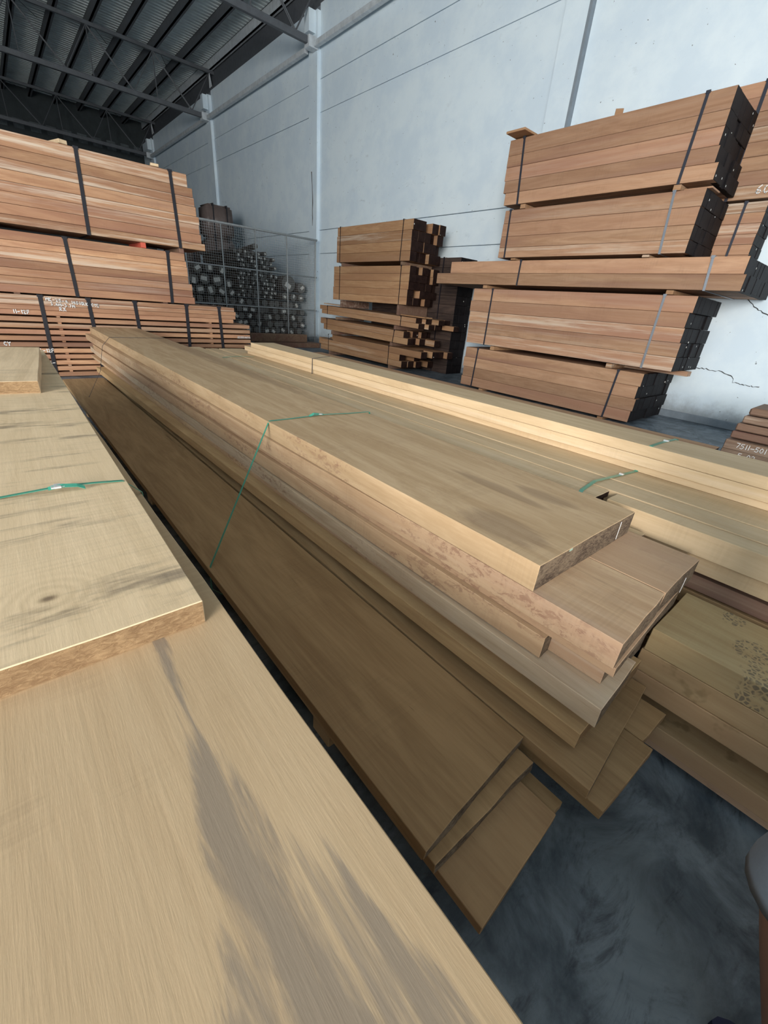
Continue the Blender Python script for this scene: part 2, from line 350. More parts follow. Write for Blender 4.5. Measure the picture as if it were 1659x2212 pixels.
for k, y in enumerate((5.6, 13.85, 22.1, 30.6)):
    tr = empty('roof_truss', (0, y, 7.7)); tr['kind'] = 'structure'; tr['label'] = ['steel roof truss above the nearest pillar', 'steel lattice truss meeting the wall at the near white pillar', 'steel lattice truss meeting the wall at the second white pillar', 'dim steel truss at the far end of the shed'][k]
    link('bottom_chord', box_me('bottom_chord', -9, 8.5, -.06, .06, -.09, .06, .01), M_STEEL, tr)
    link('top_chord', box_me('top_chord', -9, 9.3, -.05, .05, 1.36, 1.47, .01), M_STEEL, tr)
    x = 8.68; j = 0
    while x > -7:
        for xa in ((x-.80, x) if j else (x-.80, x, x+.22)):
            bm = bmesh.new()
            for s in (-.03, .03): rod(bm, (xa, s, .04), (x, s, 1.38), .013, 6)
            link('web_bar', done(bm, 'web_bar'), M_STEELP if (xa >= 8.6) else M_STEEL, tr)
        bm = bmesh.new()
        for s in (-.03, .03): rod(bm, (x-.80, s, .04), (x-2.05, s, 1.38), .016, 6)
        link('web_bar', done(bm, 'web_bar'), M_STEEL, tr)
        x -= 2.05; j += 1
    link('shoe_plate', box_me('shoe_plate', 8.22, 8.52, -.13, .13, -.16, .08, .01), M_STEELP, tr)
    for q in range(3):   # sag rods / bracing hanging in the truss line
        bm = bmesh.new(); rod(bm, (6.9-2.1*q, 0, 1.4), (7.7-2.1*q, 1.9, 1.7), .01, 5); link('brace_rod', done(bm, 'brace_rod'), M_STEEL, tr)
for i, (a, b) in enumerate(((-9, 5.4), (5.9, 13.7), (14.2, 21.9), (22.3, 30.4))):
    tb = link('trim_%d' % (i+1), box_me('tie_beam', 8.36, 8.48, a, b, 7.56, 7.68, .008), M_STEELP); tb['kind'] = 'structure'
    tb['label'] = 'grey steel tie tube running along the top of the white wall'
bs = link('baseboard_right', box_me('baseboard_right', 8.57, 8.62, -9, 32, 0, .12, .01), M_JOINT_SHADE); bs['kind'] = 'structure'

# ------------------------------------------------------------------ planks (hero, near) ------------------------------
def plank_me(name, w, L, t, skew=0.0, right=False, jit=.0014, segs=None, bev=.0025, seed=0, endrough=.0):
    """x 0..w (or -w..0 when right=True), y 0..L, z -t..0"""
    rd = random.Random(seed); segs = segs or max(6, int(L*3)); bm = bmesh.new(); xo = -w if right else 0; rings = []
    nx = 4
    for i in range(segs+1):
        f = i/segs; y = L*f; jl, jr = rd.uniform(-jit, jit), rd.uniform(-jit, jit)
        top, bot = [], []
        for k in range(nx+1):
            u = k/nx; sk = skew*u*(1-f) + (rd.uniform(-endrough, endrough) if i in (0, segs) else 0)
            x = xo+w*u+(jl if k == 0 else jr if k == nx else 0)
            top.append(bm.verts.new((x, y+sk, rd.uniform(-jit, 0)*.3)))
        for k in range(nx, -1, -1):
            u = k/nx; sk = skew*u*(1-f) + (rd.uniform(-endrough, endrough) if i in (0, segs) else 0)
            x = xo+w*u+(jl if k == 0 else jr if k == nx else 0)
            bot.append(bm.verts.new((x, y+sk, -t)))
        rings.append(top+bot)
    m = len(rings[0])
    for a, b in zip(rings, rings[1:]):
        for k in range(m): bm.faces.new((a[k], a[(k+1) % m], b[(k+1) % m], b[k]))
    f0 = []; 
    for rg, flip in ((rings[0], False), (rings[-1], True)):
        for k in range(nx):
            q = (rg[k], rg[m-1-k], rg[m-2-k], rg[k+1]); f = bm.faces.new(q if not flip else q[::-1]); f.material_index = 1
    bmesh.ops.recalc_face_normals(bm, faces=list(bm.faces))
    if bev:
        es = [e for e in bm.edges if len(e.link_faces) == 2 and e.calc_face_angle(0) > .9]
        bmesh.ops.bevel(bm, geom=es, offset=bev, segments=1, affect='EDGES')
    return done(bm, name)
SEED = [100]
def plank(parent, x, y, z, w, L, t, ang=0.0, skew=0.0, m=None, e=None, right=False, label=None, name='plank', endrough=.0015, jit=.0016, bev=.0016):
    SEED[0] += 1
    me = plank_me(name, w, L, t, skew, right, jit, None, bev, SEED[0], endrough)
    px, py, pz = parent.location if parent is not None else (0, 0, 0)
    return link(name, me, [m, e or E_L], parent, (x-px, y-py, z-pz), (0, 0, -R(ang)), label)
def strap(parent, pts, wdir, w, m, name='strap', t=.0012, label=None):
    bm = bmesh.new(); px, py, pz = parent.location
    ribbon(bm, [(p[0]-px, p[1]-py, p[2]-pz) for p in pts], wdir, w, t)
    return link(name, done(bm, name), m, parent, label=label)
def crimp(parent, p, size=.012, rz=0.0):
    px, py, pz = parent.location
    bm = bmesh.new(); s = size
    bm_box(bm, -s, s, -s*.75, s*.75, 0, .003); bm_box(bm, -s*.5, s*.5, -s*.9, s*.9, .0, .0045)
    o = link('strap_clip', done(bm, 'strap_clip'), M_CRIMP, parent, (p[0]-px, p[1]-py, p[2]-pz), (0, 0, rz)); return o

# --- A: pale strapped pile in the left foreground
A = tag(empty('plank_stack', (-.1, 1.5, 0)), 'pale wide planks strapped in a pile filling the lower left foreground', 'lumber stack')
plank(A, .205, -1.3, .810, .62, 5.9, .056, 0, 0, W_A1, E_L, True, 'wide plank with a spreading grey-brown stain')
plank(A, .163, .634, .8605, .60, 3.55, .050, .8, 0, W_A2, E_L, True, 'pale plank with a knot and rough sawn end', endrough=.002)
plank(A, .080, 2.550, .916, .55, 1.30, .055, 4.4, 0, W_A, E_L, True, 'short pale plank on top of the pile')
for i in range(9):
    plank(A, .197-.012*(i % 3), -1.3+.03*(i % 2), .752-.074*i, .60, 5.9, .062, 0, 0, W_A, E_L, True)
for y in (-.8, 1.5, 4.0): link('bearer', box_me('bearer', -.4, .19, y-.05, y+.05, 0, .092, .004), W_I, A, (.1, -1.5, 0))
sp = []
for x in [-.40, -.30, -.2, -.12, -.06, 0, .05, .10, .163]:
    f = (x-.163)/-.265; lift = .004*math.sin(min(1, max(0, f))*math.pi) if x < .16 else 0
    sp.append((x, 1.264+.016*f, .8625+lift*2))
sp = [(-.402, 1.295, .45)]+sp+[(.168, 1.265, .858), (.207, 1.279, .812), (.208, 1.281, .755), (.205, 1.29, .3), (.1, 1.29, .095)]
strap(A, sp, (0, 1, 0), .0105, S_GREEN, label='green plastic strap')
strap(A, [(.00, 1.266, .872), (.03, 1.262, .876), (.06, 1.257, .873), (.075, 1.25, .8665)], (0, 1, .4), .0125, S_GREEN, 'strap_tail', label='folded green strap end')
crimp(A, (.02, 1.268, .8725), .014)

# --- H: strapped stack in the centre, on top of two lower columns of brown planks
Hh = tag(empty('plank_stack', (1.2, 3.8, 0)), 'long stack of thick warm-brown planks in the middle, green strap, stepped ends', 'lumber stack')
plank(Hh, .978, .425, .750, .638, 7.39, .088, .2, 0, W_T1, E_H, label='widest top plank with dark heart streaks', endrough=.0015)
plank(Hh, .981, .176, .6605, .332, 7.64, .083, -.35, .013, W_H, E_H, label='plank with a rough reddish left edge', endrough=.0018, jit=.003)
plank(Hh, 1.316, .192, .6605, .330, 7.60, .083, 0, 0, W_H, E_H, endrough=.0018)
plank(Hh, 1.652, .385, .655, .044, 6.0, .080, 0, 0, W_K, E_H)
plank(Hh, .993, .172, .5750, .640, 7.50, .030, 0, .026, W_H, E_H, endrough=.0015)
plank(Hh, .976, .355, .5430, .055, 7.18, .074, -.1, 0, W_H, E_H)
plank(Hh, 1.034, .200, .5130, .590, 7.00, .047, 0, 0, W_H, E_H)
plank(Hh, .956, .157, .4640, .262, 7.85, .068, .2, .016, W_WH, E_H, label='bleached whitish plank', endrough=.0015, jit=.004)
plank(Hh, 1.225, .20, .4630, .15, 7.4, .066, 0, 0, W_H, E_H)
plank(Hh, .990, .394, .3930, .37, 7.19, .033, -.5, 0, W_H, E_H)
plank(Hh, .943, .177, .3600, .440, 6.52, .060, -.9, 0, W_YE, E_L, label='yellowish plank at the foot of the stack')
plank(Hh, 1.0, .5, .2990, .38, 6.6, .028, 0, 0, W_H, E_H)
# right lower column
plank(Hh, .889, .098, .2700, .500, 6.3, .038, 0, .043, W_I, E_H, label='wide brown plank jutting out below the stack')
plank(Hh, .898, .055, .2310, .301, 6.3, .038, 0, -.016, W_I, E_L)
plank(Hh, 1.205, .070, .2310, .165, 6.3, .036, 0, -.01, W_I, E_L)
plank(Hh, .93, .36, .192, .44, 6.0, .045, 0, 0, W_I, E_H)
# left lower column
plank(Hh, .456, .267, .2700, .427, 6.14, .038, -.2, .023, W_I, E_H, label='wide brown plank in the shaded channel', endrough=.003)
plank(Hh, .470, .243, .2315, .400, 6.0, .036, 0, -.003, W_I, E_H, endrough=.003)
plank(Hh, .484, .115, .1945, .335, 6.0, .032, -.1, .016, W_I3, E_L, label='plank with dark flecks on its bare end', endrough=.0015)
plank(Hh, .822, .142, .1640, .064, 6.0, .032, 0, 0, W_I, E_L)
plank(Hh, .50, .30, .1620, .32, 6.0, .05, 0, 0, W_I, E_H)
for y in (.8, 3.0, 5.6):
    for x0, x1 in ((.52, .86), (.92, 1.37)):
        link('bearer', box_me('bearer', x0, x1, y-.05, y+.05, 0, .112 if x0 < .6 else .147, .004), W_I, Hh, (-1.2, -3.8, 0))
strap(Hh, [(1.648, 2.03, .56), (1.652, 2.037, .748), (1.645, 2.037, .7525), (1.50, 2.045, .7535), (1.40, 2.054, .757), (1.31, 2.068, .7575), (1.22, 2.067, .755), (1.1, 2.067, .7525), (.992, 2.068, .7525), (.986, 2.066, .747),
           (.464, 1.607, .2735), (.458, 1.602, .262), (.456, 1.60, .16), (.50, 1.60, .112)], (0, 1, 0), .013, S_GREEN, label='green plastic strap')
strap(Hh, [(1.24, 2.072, .7535), (1.265, 2.064, .768), (1.30, 2.066, .762), (1.33, 2.067, .7575)], (0, 1, .5), .015, S_GREEN, 'strap_tail')
crimp(Hh, (1.308, 2.070, .7585), .013)
bm = bmesh.new()
for a, b in zip([(1.62, 6.35, .752), (1.0, 6.35, .752), (.90, 6.3, .655), (.80, 6.1, .40), (.55, 5.3, .275)], [(1.0, 6.35, .752), (.90, 6.3, .655), (.80, 6.1, .40), (.55, 5.3, .275), (.46, 5.3, .20)]):
    rod(bm, Vector(a)-Hh.location, Vector(b)-Hh.location, .0022, 5)
link('tie_wire', done(bm, 'tie_wire'), S_BLUEST, Hh, label='thin tie wire near the far end')
for y0, z0, x0, x1, zz in ((.4235, .742, 1.50, 1.503, .672), (.189, .645, 1.50, 1.504, .585)):   # bright staple wires on the sawn ends
    bm = bmesh.new(); rod(bm, Vector((x0, y0-.003, z0))-Hh.location, Vector((x1, y0-.003, zz))-Hh.location, .0009, 5); link('staple', done(bm, 'staple'), M_CHALK, Hh)

# --- K: pale strapped stack on the right, running back to the pale double beam
K = tag(empty('plank_stack', (2.2, 2.0, 0)), 'long pale plank stack at right with a double beam on top and green strap', 'lumber stack')
plank(K, 2.250, -1.7, .8530, .290, 6.67, .052, -.5, 0, W_K, E_L, label='pale upper beam with chalky top')
plank(K, 2.250, -1.7, .8000, .290, 6.85, .050, -.5, 0, W_K, E_L)
plank(K, 2.262, -1.7, .7490, .270, 6.8, .032, -.5, 0, W_K, E_L)
plank(K, 1.745, -1.7, .7150, .095, 2.27, .090, 0, 0, W_K, E_L)
plank(K, 1.846, -1.7, .7160, .142, 7.3, .090, .3, 0, W_K, E_L)
plank(K, 1.997, -1.7, .7160, .300, 7.3, .090, .4, 0, W_K, E_L)
plank(K, 2.36, -1.7, .7160, .195, 7.2, .090, .4, 0, W_K, E_L)
plank(K, 1.702, .600, .7210, .128, 5.1, .028, .2, 0, W_K, E_D)
plank(K, 1.662, .610, .6920, .160, 5.1, .030, .2, 0, W_G, E_D)
plank(K, 1.70, .70, .6610, .130, 5.1, .034, .2, 0, W_K, E_D)
plank(K, 1.772, -1.7, .6210, .780, 7.2, .066, 0, 0, W_K, E_L)
plank(K, 1.800, -1.7, .5300, .740, 7.1, .060, 0, 0, W_G, E_L)
plank(K, 1.80, -1.6, .46, .730, 7.1, .060, 0, 0, W_I, E_L)
plank(K, 1.82, -1.7, .39, .720, 7.1, .060, 0, 0, W_I, E_L)
plank(K, 1.80, -1.7, .32, .720, 7.1, .060, 0, 0, W_I, E_L)
plank(K, 1.81, -1.6, .25, .720, 7.1, .060, 0, 0, W_I, E_L)
plank(K, 1.80, -1.7, .18, .720, 7.1, .080, 0, 0, W_I, E_L)
for y in (-1, 2.0, 4.8):
    link('bearer', box_me('bearer', 1.85, 2.5, y-.05, y+.05, 0, .1, .004), W_I, K, (-2.2, -2.0, 0))
    link('bearer', box_me('bearer', 1.83, 2.5, y-.03, y+.03, .5305, .5545, .002), W_I, K, (-2.2, -2.0, 0))
strap(K, [(2.545, .60, .60), (2.542, .605, .851), (2.535, .606, .8545), (2.37, .62, .8555), (2.240, .623, .8545), (2.234, .623, .849), (2.246, .645, .726), (2.236, .648, .7185), (2.05, .668, .722), (1.871, .684, .7275), (1.72, .668, .7235), (1.696, .663, .720), (1.656, .655, .690), (1.652, .65, .60)],
      (0, 1, 0), .016, S_GREEN, label='green plastic strap')
crimp(K, (2.42, .617, .8565), .013); crimp(K, (2.10, .662, .7225), .011)
strap(K, [(2.49, 3.76, .60), (2.488, 3.76, .8545), (2.20, 3.62, .8545), (2.196, 3.62, .73), (2.18, 3.6, .62)], (0, 1, 0), .010, S_BLUEST)
strap(K, [(1.75, 4.70, .726), (1.86, 4.73, .732), (1.98, 4.76, .732), (2.14, 4.79, .722)], (0, 1, 0), .018, S_GREEN, label='loose green strap end')

k0 = tag(empty('plank_stack', (2.8, 2.5, 0)), 'low brown boards stacked just behind the pale double beam', 'lumber stack')
plank(k0, 2.60, .496, .780, .385, 4.2, .030, 0, 0, W_D, E_D, label='upper board with pointed end')
for i in range(9): plank(k0, 2.61+.01*(i % 2), .60+.05*(i % 3), .748-.074*i, .37, 4.0, .066, 0, 0, W_D, E_D)
for y in (.9, 4.2): link('bearer', box_me('bearer', 2.63, 2.95, y-.05, y+.05, 0, .09, .004), W_I, k0, (-2.8, -2.5, 0))

# --- L: loose planks at the right edge, unstrapped
Ls = [(1.404, .478, .088, .335, W_L, 'pale plank with boot prints on its top, uppermost of the pile at the right edge'),
      (1.402, .389, .084, .345, W_L2, 'plain smooth-sided plank directly under the boot-printed plank'),
      (1.398, .304, .076, .35, W_L2, 'brown-spotted plank above the dark gap in the right edge pile'),
      (1.400, .137, .070, .34, W_L2, 'spotted plank below the dark gap in the right edge pile'),
      (1.404, .066, .026, .34, W_H, 'thin purplish plank lying on the bearers at the bottom of the right edge pile')]
for i, (x, z, t, w, m, lab) in enumerate(Ls):
    ang = (0, 0, 0, 0, 0)[i]
    o = plank(None, x, -1.95, z, w, 2.15 if i != 0 else 2.145, t, ang, 0, m, E_L, name='plank'); tag(o, lab, 'plank')
o = link('board', box_me('board', 1.56, 1.74, -1.9, .13, .1385, .2265, .003), W_G); tag(o, 'added recessed board, coloured dark for the shade in the right edge pile gap', 'plank')  # added filler: dark wood colour stands in for the gap's shade
for i, y in enumerate((-1.5, -.5)):
    o = link('bearer', box_me('bearer', 1.43, 1.72, y-.05, y+.05, 0, .039, .003), W_I); tag(o, ['wooden bearer under the far end of the right edge pile', 'wooden bearer under the near end of the right edge pile'][1-i], 'bearer')

# ------------------------------------------------------------------ strapped bundles against the walls ----------------
BEAMS = {}
def beam_me(w, L, h, mats, bev=.004, sleeve=False):
    k = (sleeve, round(w, 3), round(L, 2), round(h, 3), mats[0].name, mats[1].name)
    if k not in BEAMS:
        bm = bmesh.new(); bm_box(bm, 0, w, 0, L, 0, h); bmesh.ops.bevel(bm, geom=list(bm.edges), offset=bev, segments=1, affect='EDGES')
        if sleeve: bmesh.ops.bisect_plane(bm, geom=list(bm.verts)+list(bm.edges)+list(bm.faces), plane_co=(0, .07, 0), plane_no=(0, 1, 0))
        bm.normal_update()
        for f in bm.faces:
            if abs(f.normal.y) > .3 or (sleeve and f.calc_center_median().y < .07): f.material_index = 1
        me = done(bm, 'beam'); me.materials.append(mats[0]); me.materials.append(mats[1]); BEAMS[k] = me
    return BEAMS[k]
def bundle(label, loc, rows, cols, cw, L, mats, straps, group, rz=0.0, stag=.02, back=.02, sw=.03, smat=None, tilt=0.0, cat='timber bundle', ends=None, gap=.003, seed=1, lean=0.0, piece='beam', skip=()):
    """rows: (z0, height, near offset, far offset) bottom-up; long axis = local y; near end at local y 0; visible side = local x 0"""
    rd = random.Random(seed); o = tag(empty('timber_bundle', loc, rz), label, cat, group); o.rotation_euler.x = tilt
    zt = 0
    for ri, (z0, h, n0, f0) in enumerate(rows):
        zt = max(zt, z0+h)
        for c in range(cols):
            if (ri, c) in skip: continue
            s = rd.uniform(-1, 1)*(stag if c else stag*.5)
            if ends and c: s += rd.choice(ends)
            me = beam_me(cw-gap, L, h-gap, mats, sleeve=(mats[1] is E_K and c > 0))
            b = link(piece, me, None, o, ((c*cw+(rd.uniform(0, .006) if c == 0 else 0)), n0+s, z0), (0, 0, rd.uniform(-.0008, .0008)))
            if abs(f0) > .02: b.location.y = n0+s; b.scale.y = (L+f0-n0)/L
    for (y, dy, m) in straps:                     # (position, lean of the front run, material)
        bm = bmesh.new(); W = cols*cw; e = .007
        ribbon(bm, [(W, y, zt+e), (-e, y, zt+e), (-e, y+dy, rows[0][0]-e), (W, y+dy, rows[0][0]-e)], (0, 1, 0), sw, .003)
        link('strap', done(bm, 'strap'), m, o)
        bm = bmesh.new(); bm_box(bm, -e-.006, -e+.001, y-sw*.7, y+sw*.7, zt-.02, zt+.01); link('strap_clip', done(bm, 'strap_clip'), m, o)
    return o
def rows_eq(z0, z1, n, offs=None, foffs=None):
    h = (z1-z0)/n
    return [(z0+i*h, h, (offs[i] if offs else 0), (foffs[i] if foffs else 0)) for i in range(n)]
def rows_z(zs, offs=None, foffs=None): return [(a, b-a, (offs[i] if offs else 0), (foffs[i] if foffs else 0)) for i, (a, b) in enumerate(zip(zs, zs[1:]))]

# B: three big bundles at the back left. rz=+90deg-rotation turns local y to world -x, so build with local y along +x using rz=-90deg
def bundleX(label, xr, yface, rows, cols, cw, L, straps, seed, stag, sw=.045, mats=None):
    # local (x,y) -> world: rz = +90deg: x->+y , y->-x ; near end (local y=0) at world x=xr
    return bundle(label, (xr, yface, 0), rows, cols, cw, L, mats or (W_R, E_R), [(xr-x, -(xb-x), S_BLACK) for x, xb in straps], 'big strapped bundles at the back left', rz=R(90), stag=stag, sw=sw, seed=seed, piece='plank')
B3 = bundleX('top bundle of reddish boards at back left, highest in the pile', 2.76, 8.2,
    rows_z([1.94, 2.04, 2.162, 2.292, 2.401, 2.529, 2.645, 2.764, 2.93], [-.16, -.12, -.10, -.10, -.08, -.07, -.05, .01]), 3, .3, 3.9, ((1.33, 1.29), (2.50, 2.53)), 3, .02)
B2 = bundleX('middle bundle of reddish boards at back left, between two others', 2.60, 8.2,
    rows_z([1.13, 1.231, 1.331, 1.43, 1.534, 1.673, 1.753, 1.866], [-.06, -.05, -.04, 0, 0, .01, .02]), 3, .3, 3.9, ((.985, .99), (2.32, 2.295)), 4, .02)
rows = [(.008+.0845*i, .063, -.26 if i > 4 else -.30, 0) for i in range(10)]+[(.853, .066, .05, 0), (.919, .063, 0, 0), (.982, .063, 0, 0), (1.045, .066, .02, 0)]
B1 = bundleX('lowest bundle at back left with gapped boards and white chalk writing', 3.36, 8.2, rows, 3, .3, 4.3, ((.54, .50), (1.11, 1.12), (1.73, 1.75), (2.51, 2.48), (3.06, 3.09)), 5, .015, .05)
for i in range(10):                                # thin stickers between the gapped layers
    for x in (-.6, .7, 1.75, 2.9):
        if i < 9:
            link('sticker', box_me('sticker', .03, .88, 3.36-x-.02, 3.36-x+.02, .0705+.0845*i, .0915+.0845*i), W_R, B1)
        else:
            link('sticker', box_me('sticker', .03, .88, 3.36-x-.02, 3.36-x+.02, .832, .852), W_R, B1)
def block(x, y, z, sx, sy, sz, label, m=W_A, rz=0.0, group=None, me=None, rx=0.0):
    me = box_me('wood_block', -sx/2, sx/2, -sy/2, sy/2, 0, sz, .004)
    o = link('wood_block', me, m, None, (x, y, z), (rx, 0, rz)); tag(o, label, 'wood block', group); return o
block(1.13, 8.45, 2.934, .10, .5, .045, 'pale offcut on the top left bundle, left of the pair', rz=.3)
block(2.35, 8.45, 2.934, .11, .5, .035, 'pale offcut on the top left bundle near its right end', rz=-.2)
block(1.99, 8.6, 1.8665, .07, .78, .072, 'red-tipped spacer between the top and middle back left bundles', plain('red_paint', (.55, .10, .06), .7))
block(2.55, 8.65, 1.8665, .07, .85, .072, 'dark spacer under the right end of the top left bundle', W_G)
block(.2, 8.65, 1.8665, .07, .85, .072, 'spacer under the left half of the top left bundle', W_G)
for i, x in enumerate((.3, 2.2)): block(x, 8.65, 1.1115, .07, .85, .018, ['thin spacer under the left half of the middle bundle', 'thin spacer under the right end of the middle bundle'][i], W_G)

# chalk writing: hand drawn strokes
GL = {'M': [[(0,0),(0,1),(.35,.4),(.7,1),(.7,0)]], 'K': [[(0,0),(0,1)],[(.6,1),(0,.45),(.65,0)]], 'k': [[(0,0),(0,1)],[(.5,.6),(0,.3),(.5,0)]], '-': [[(.05,.45),(.6,.48)]],
 '2': [[(0,.8),(.25,1),(.55,.85),(.5,.55),(0,0),(.65,.02)]], '5': [[(.6,1),(.1,1),(.05,.55),(.45,.6),(.6,.3),(.35,0),(0,.08)]], '4': [[(.45,0),(.45,1),(0,.35),(.7,.35)]],
 '1': [[(.2,1),(.22,0)]], '0': [[(.3,1),(.05,.7),(.05,.25),(.3,0),(.55,.25),(.55,.7),(.3,1)]], '(': [[(.4,1.1),(.15,.7),(.15,.3),(.4,-.1)]], ')': [[(.1,1.1),(.35,.7),(.35,.3),(.1,-.1)]],
 'R': [[(0,0),(0,1),(.45,.95),(.5,.65),(0,.5),(.6,0)]], 'X': [[(0,1),(.6,0)],[(.6,1),(0,0)]], 'x': [[(0,.7),(.5,0)],[(.5,.7),(0,0)]], 'C': [[(.6,.9),(.25,1),(0,.5),(.25,0),(.6,.1)]], 'Y': [[(0,1),(.3,.5),(.6,1)],[(.3,.5),(.25,0)]],
 '3': [[(.05,.95),(.45,1),(.3,.6),(.55,.3),(.3,0),(0,.1)]], '.': [[(.2,.0),(.26,.05)]], '7': [[(0,1),(.6,1),(.2,0)]], 'F': [[(0,0),(0,1),(.55,1)],[(0,.55),(.45,.55)]], 'S': [[(.55,.9),(.25,1),(.05,.75),(.5,.3),(.3,0),(0,.1)]],
 '6': [[(.5,1),(.1,.6),(.05,.2),(.3,0),(.55,.2),(.4,.5),(.08,.35)]], 'T': [[(0,1),(.6,1)],[(.3,1),(.3,0)]], '8': [[(.3,.55),(.1,.8),(.3,1),(.5,.8),(.3,.55),(.05,.25),(.3,0),(.55,.25),(.3,.55)]], '9': [[(.5,.7),(.25,.5),(.05,.75),(.3,1),(.5,.8),(.45,0)]]}
def writing(parent, text, origin, xdir, h, pen=.007, slope=0.0, sp=.9, nrm=None):
    """strokes on a vertical face; origin = world lower-left; xdir = world unit vector of reading direction"""
    bm = bmesh.new(); X = Vector(xdir); Z = Vector((0, 0, 1)); N = Vector(nrm); u = 0; rd = random.Random(len(text)*7)
    def P(a, b): return Vector(origin)+X*(a*h)+Z*(b*h+slope*a*h)+N*.004
    for ch in text:
        if ch != ' ':
            for st in GL[ch]:
                pts = [P(u+a+rd.uniform(-.03, .03), b+rd.uniform(-.04, .04)) for a, b in st]
                for a, b in zip(pts, pts[1:]):
                    d = (b-a).normalized(); s = d.cross(N)*pen/2; e = d*pen*.3
                    f = [a-s-e, a+s-e, b+s+e, b-s+e]
                    lo = [bm.verts.new(q) for q in f]; hi = [bm.verts.new(q+N*.0008) for q in f]
                    bm.faces.new(hi); 
                    for k in range(4): bm.faces.new((lo[k], lo[(k+1) % 4], hi[(k+1) % 4], hi[k]))
        u += sp if ch not in '1.(' else .5
    o = link('chalk_writing', done(bm, 'chalk_writing'), M_CHALK, parent, label='white chalk writing'); 
    o.matrix_parent_inverse = (Matrix.Translation(parent.location) @ Matrix.Rotation(parent.rotation_euler.z, 4, 'Z')).inverted(); return o
WX, WN = (1, 0, 0), (0, -1, 0)
F = 8.2-.004
writing(B1, 'MK-25-4 1401(RX CY)', (.60, F, 1.052), WX, .038, .008, -.08, .98, WN)
writing(B1, '3.4M-3.7M', (.645, F, .992), WX, .037, .008, -.06, .98, WN)
writing(B1, 'RX', (.735, F, .925), WX, .046, .009, 0, .95, WN)
writing(B1, '11-12F', (.20, F, .872), WX, .044, .009, -.04, .95, WN)
writing(B1, '11', (1.20, F, 1.0), WX, .04, .006, 0, .9, WN)
writing(B1, 'CY', (.0, F, .448), WX, .045, .010, 0, .95, WN)
writing(B1, 'F-12F', (.37, F, .358), WX, .044, .009, 0, .95, WN)
writing(B1, '4-', (.45, F, .185), WX, .045, .009, 0, .95, WN)
writing(B1, 'RX1504494', (3.37, F, .60), WX, .034, .006, 0, .85, WN)

# D: five bundles against the wall in the middle
DM = (W_D, E_D); DG = 'mid-wall bundles of tan timbers'
bundle('top bundle of the tan pile at mid wall, cubic dark-ended beams', (7.0, 7.60, 0), rows_eq(2.26, 3.01, 4, [0, 0, 0, -.03]), 5, .19, 2.75, DM, ((2.60, 0, S_BLACK), (.28, .03, S_BLACK)), DG, ends=(0, .1, 0, -.04), sw=.02, seed=11, stag=.012, skip=((3, 2),))
bundle('second bundle from top of the tan pile at mid wall', (7.0, 7.56, 0), rows_eq(1.415, 2.175, 5, [.02, .02, 0, 0, 0]), 5, .19, 2.90, DM, ((2.62, 0, S_BLACK), (.28, 0, S_BLACK)), DG, ends=(0, .03, 0, .12), sw=.02, seed=12, stag=.01, skip=((1, 1),))
bundle('thin third bundle of the tan pile with jutting uneven ends', (7.0, 7.13, .965), rows_eq(0, .205, 2, [0, .1], [0, 0]), 5, .19, 3.9, DM, ((3.6, 0, S_BLACK), (.58, 0, S_BLACK)), DG, ends=(0, -.15, -.35, .05), sw=.02, seed=13, tilt=R(1.2))
bundle('fourth bundle of the tan pile, sagging to the right', (7.0, 7.45, .60), rows_eq(0, .27, 2, [-.02, .12]), 5, .19, 3.5, DM, ((3.3, 0, S_BLACK), (.45, .04, S_BLACK)), DG, ends=(0, .3, .1, -.3), sw=.02, seed=14, tilt=R(.9))
bundle('bottom bundle of the tan pile resting near the floor', (7.0, 7.55, .09), rows_eq(0, .42, 3, [0, .1, -.6]), 5, .19, 3.5, DM, ((3.1, 0, S_BLACK), (.5, 0, S_BLACK)), DG, ends=(0, .3, -.1), sw=.02, seed=15, tilt=R(.4))
for (x0, x1, y0, y1, z, rx, lab_) in ((7.02, 7.25, 10.17, 10.95, 1.264, 1.2, 'short red-brown board lying loose between the second and third tan bundles'), (7.05, 7.30, 7.02, 7.79, 1.180, 1.2, 'pale slat jutting out between the second and third tan bundles')):
    o = link('slat', box_me('slat', x0, x1, 0, y1-y0, 0, .026, .003), W_D); o.location = (0, y0, z); o.rotation_euler = (R(rx), 0, 0); tag(o, lab_, 'slat')
labs = ['grey spacer under the top tan bundle, near end', 'grey spacer under the top tan bundle, far end', 'grey spacer under the second tan bundle, near end', 'spacer under the second tan bundle, far end',
        'spacer under the jutting tan bundle, near end', 'spacer under the jutting tan bundle, far end', 'spacer under the sagging tan bundle, near end', 'spacer under the sagging tan bundle, far end', 'bearer below the bottom tan bundle, near end', 'bearer below the bottom tan bundle, far end']
pos = [(7.85, 2.178, .08), (10.1, 2.178, .08), (7.85, 1.195, .222), (10.1, 1.244, .172), (7.9, .885, .098), (10.3, .93, .072), (8.0, .52, .092), (10.5, .54, .112), (8.0, 0, .10), (10.6, 0, .12)]
for l_, (y, z, h) in zip(labs, pos): block(7.46, y, z+.001, .92, .07, h-.010, l_, W_G)
bundle('pile of black-ended timbers with white tags behind the tan pile', (7.98, 7.02, 0), rows_eq(.0, 2.43, 13), 3, .182, 3.0, (W_DK, E_K), ((.5, 0, S_BLACK),), None, seed=16, stag=.008)

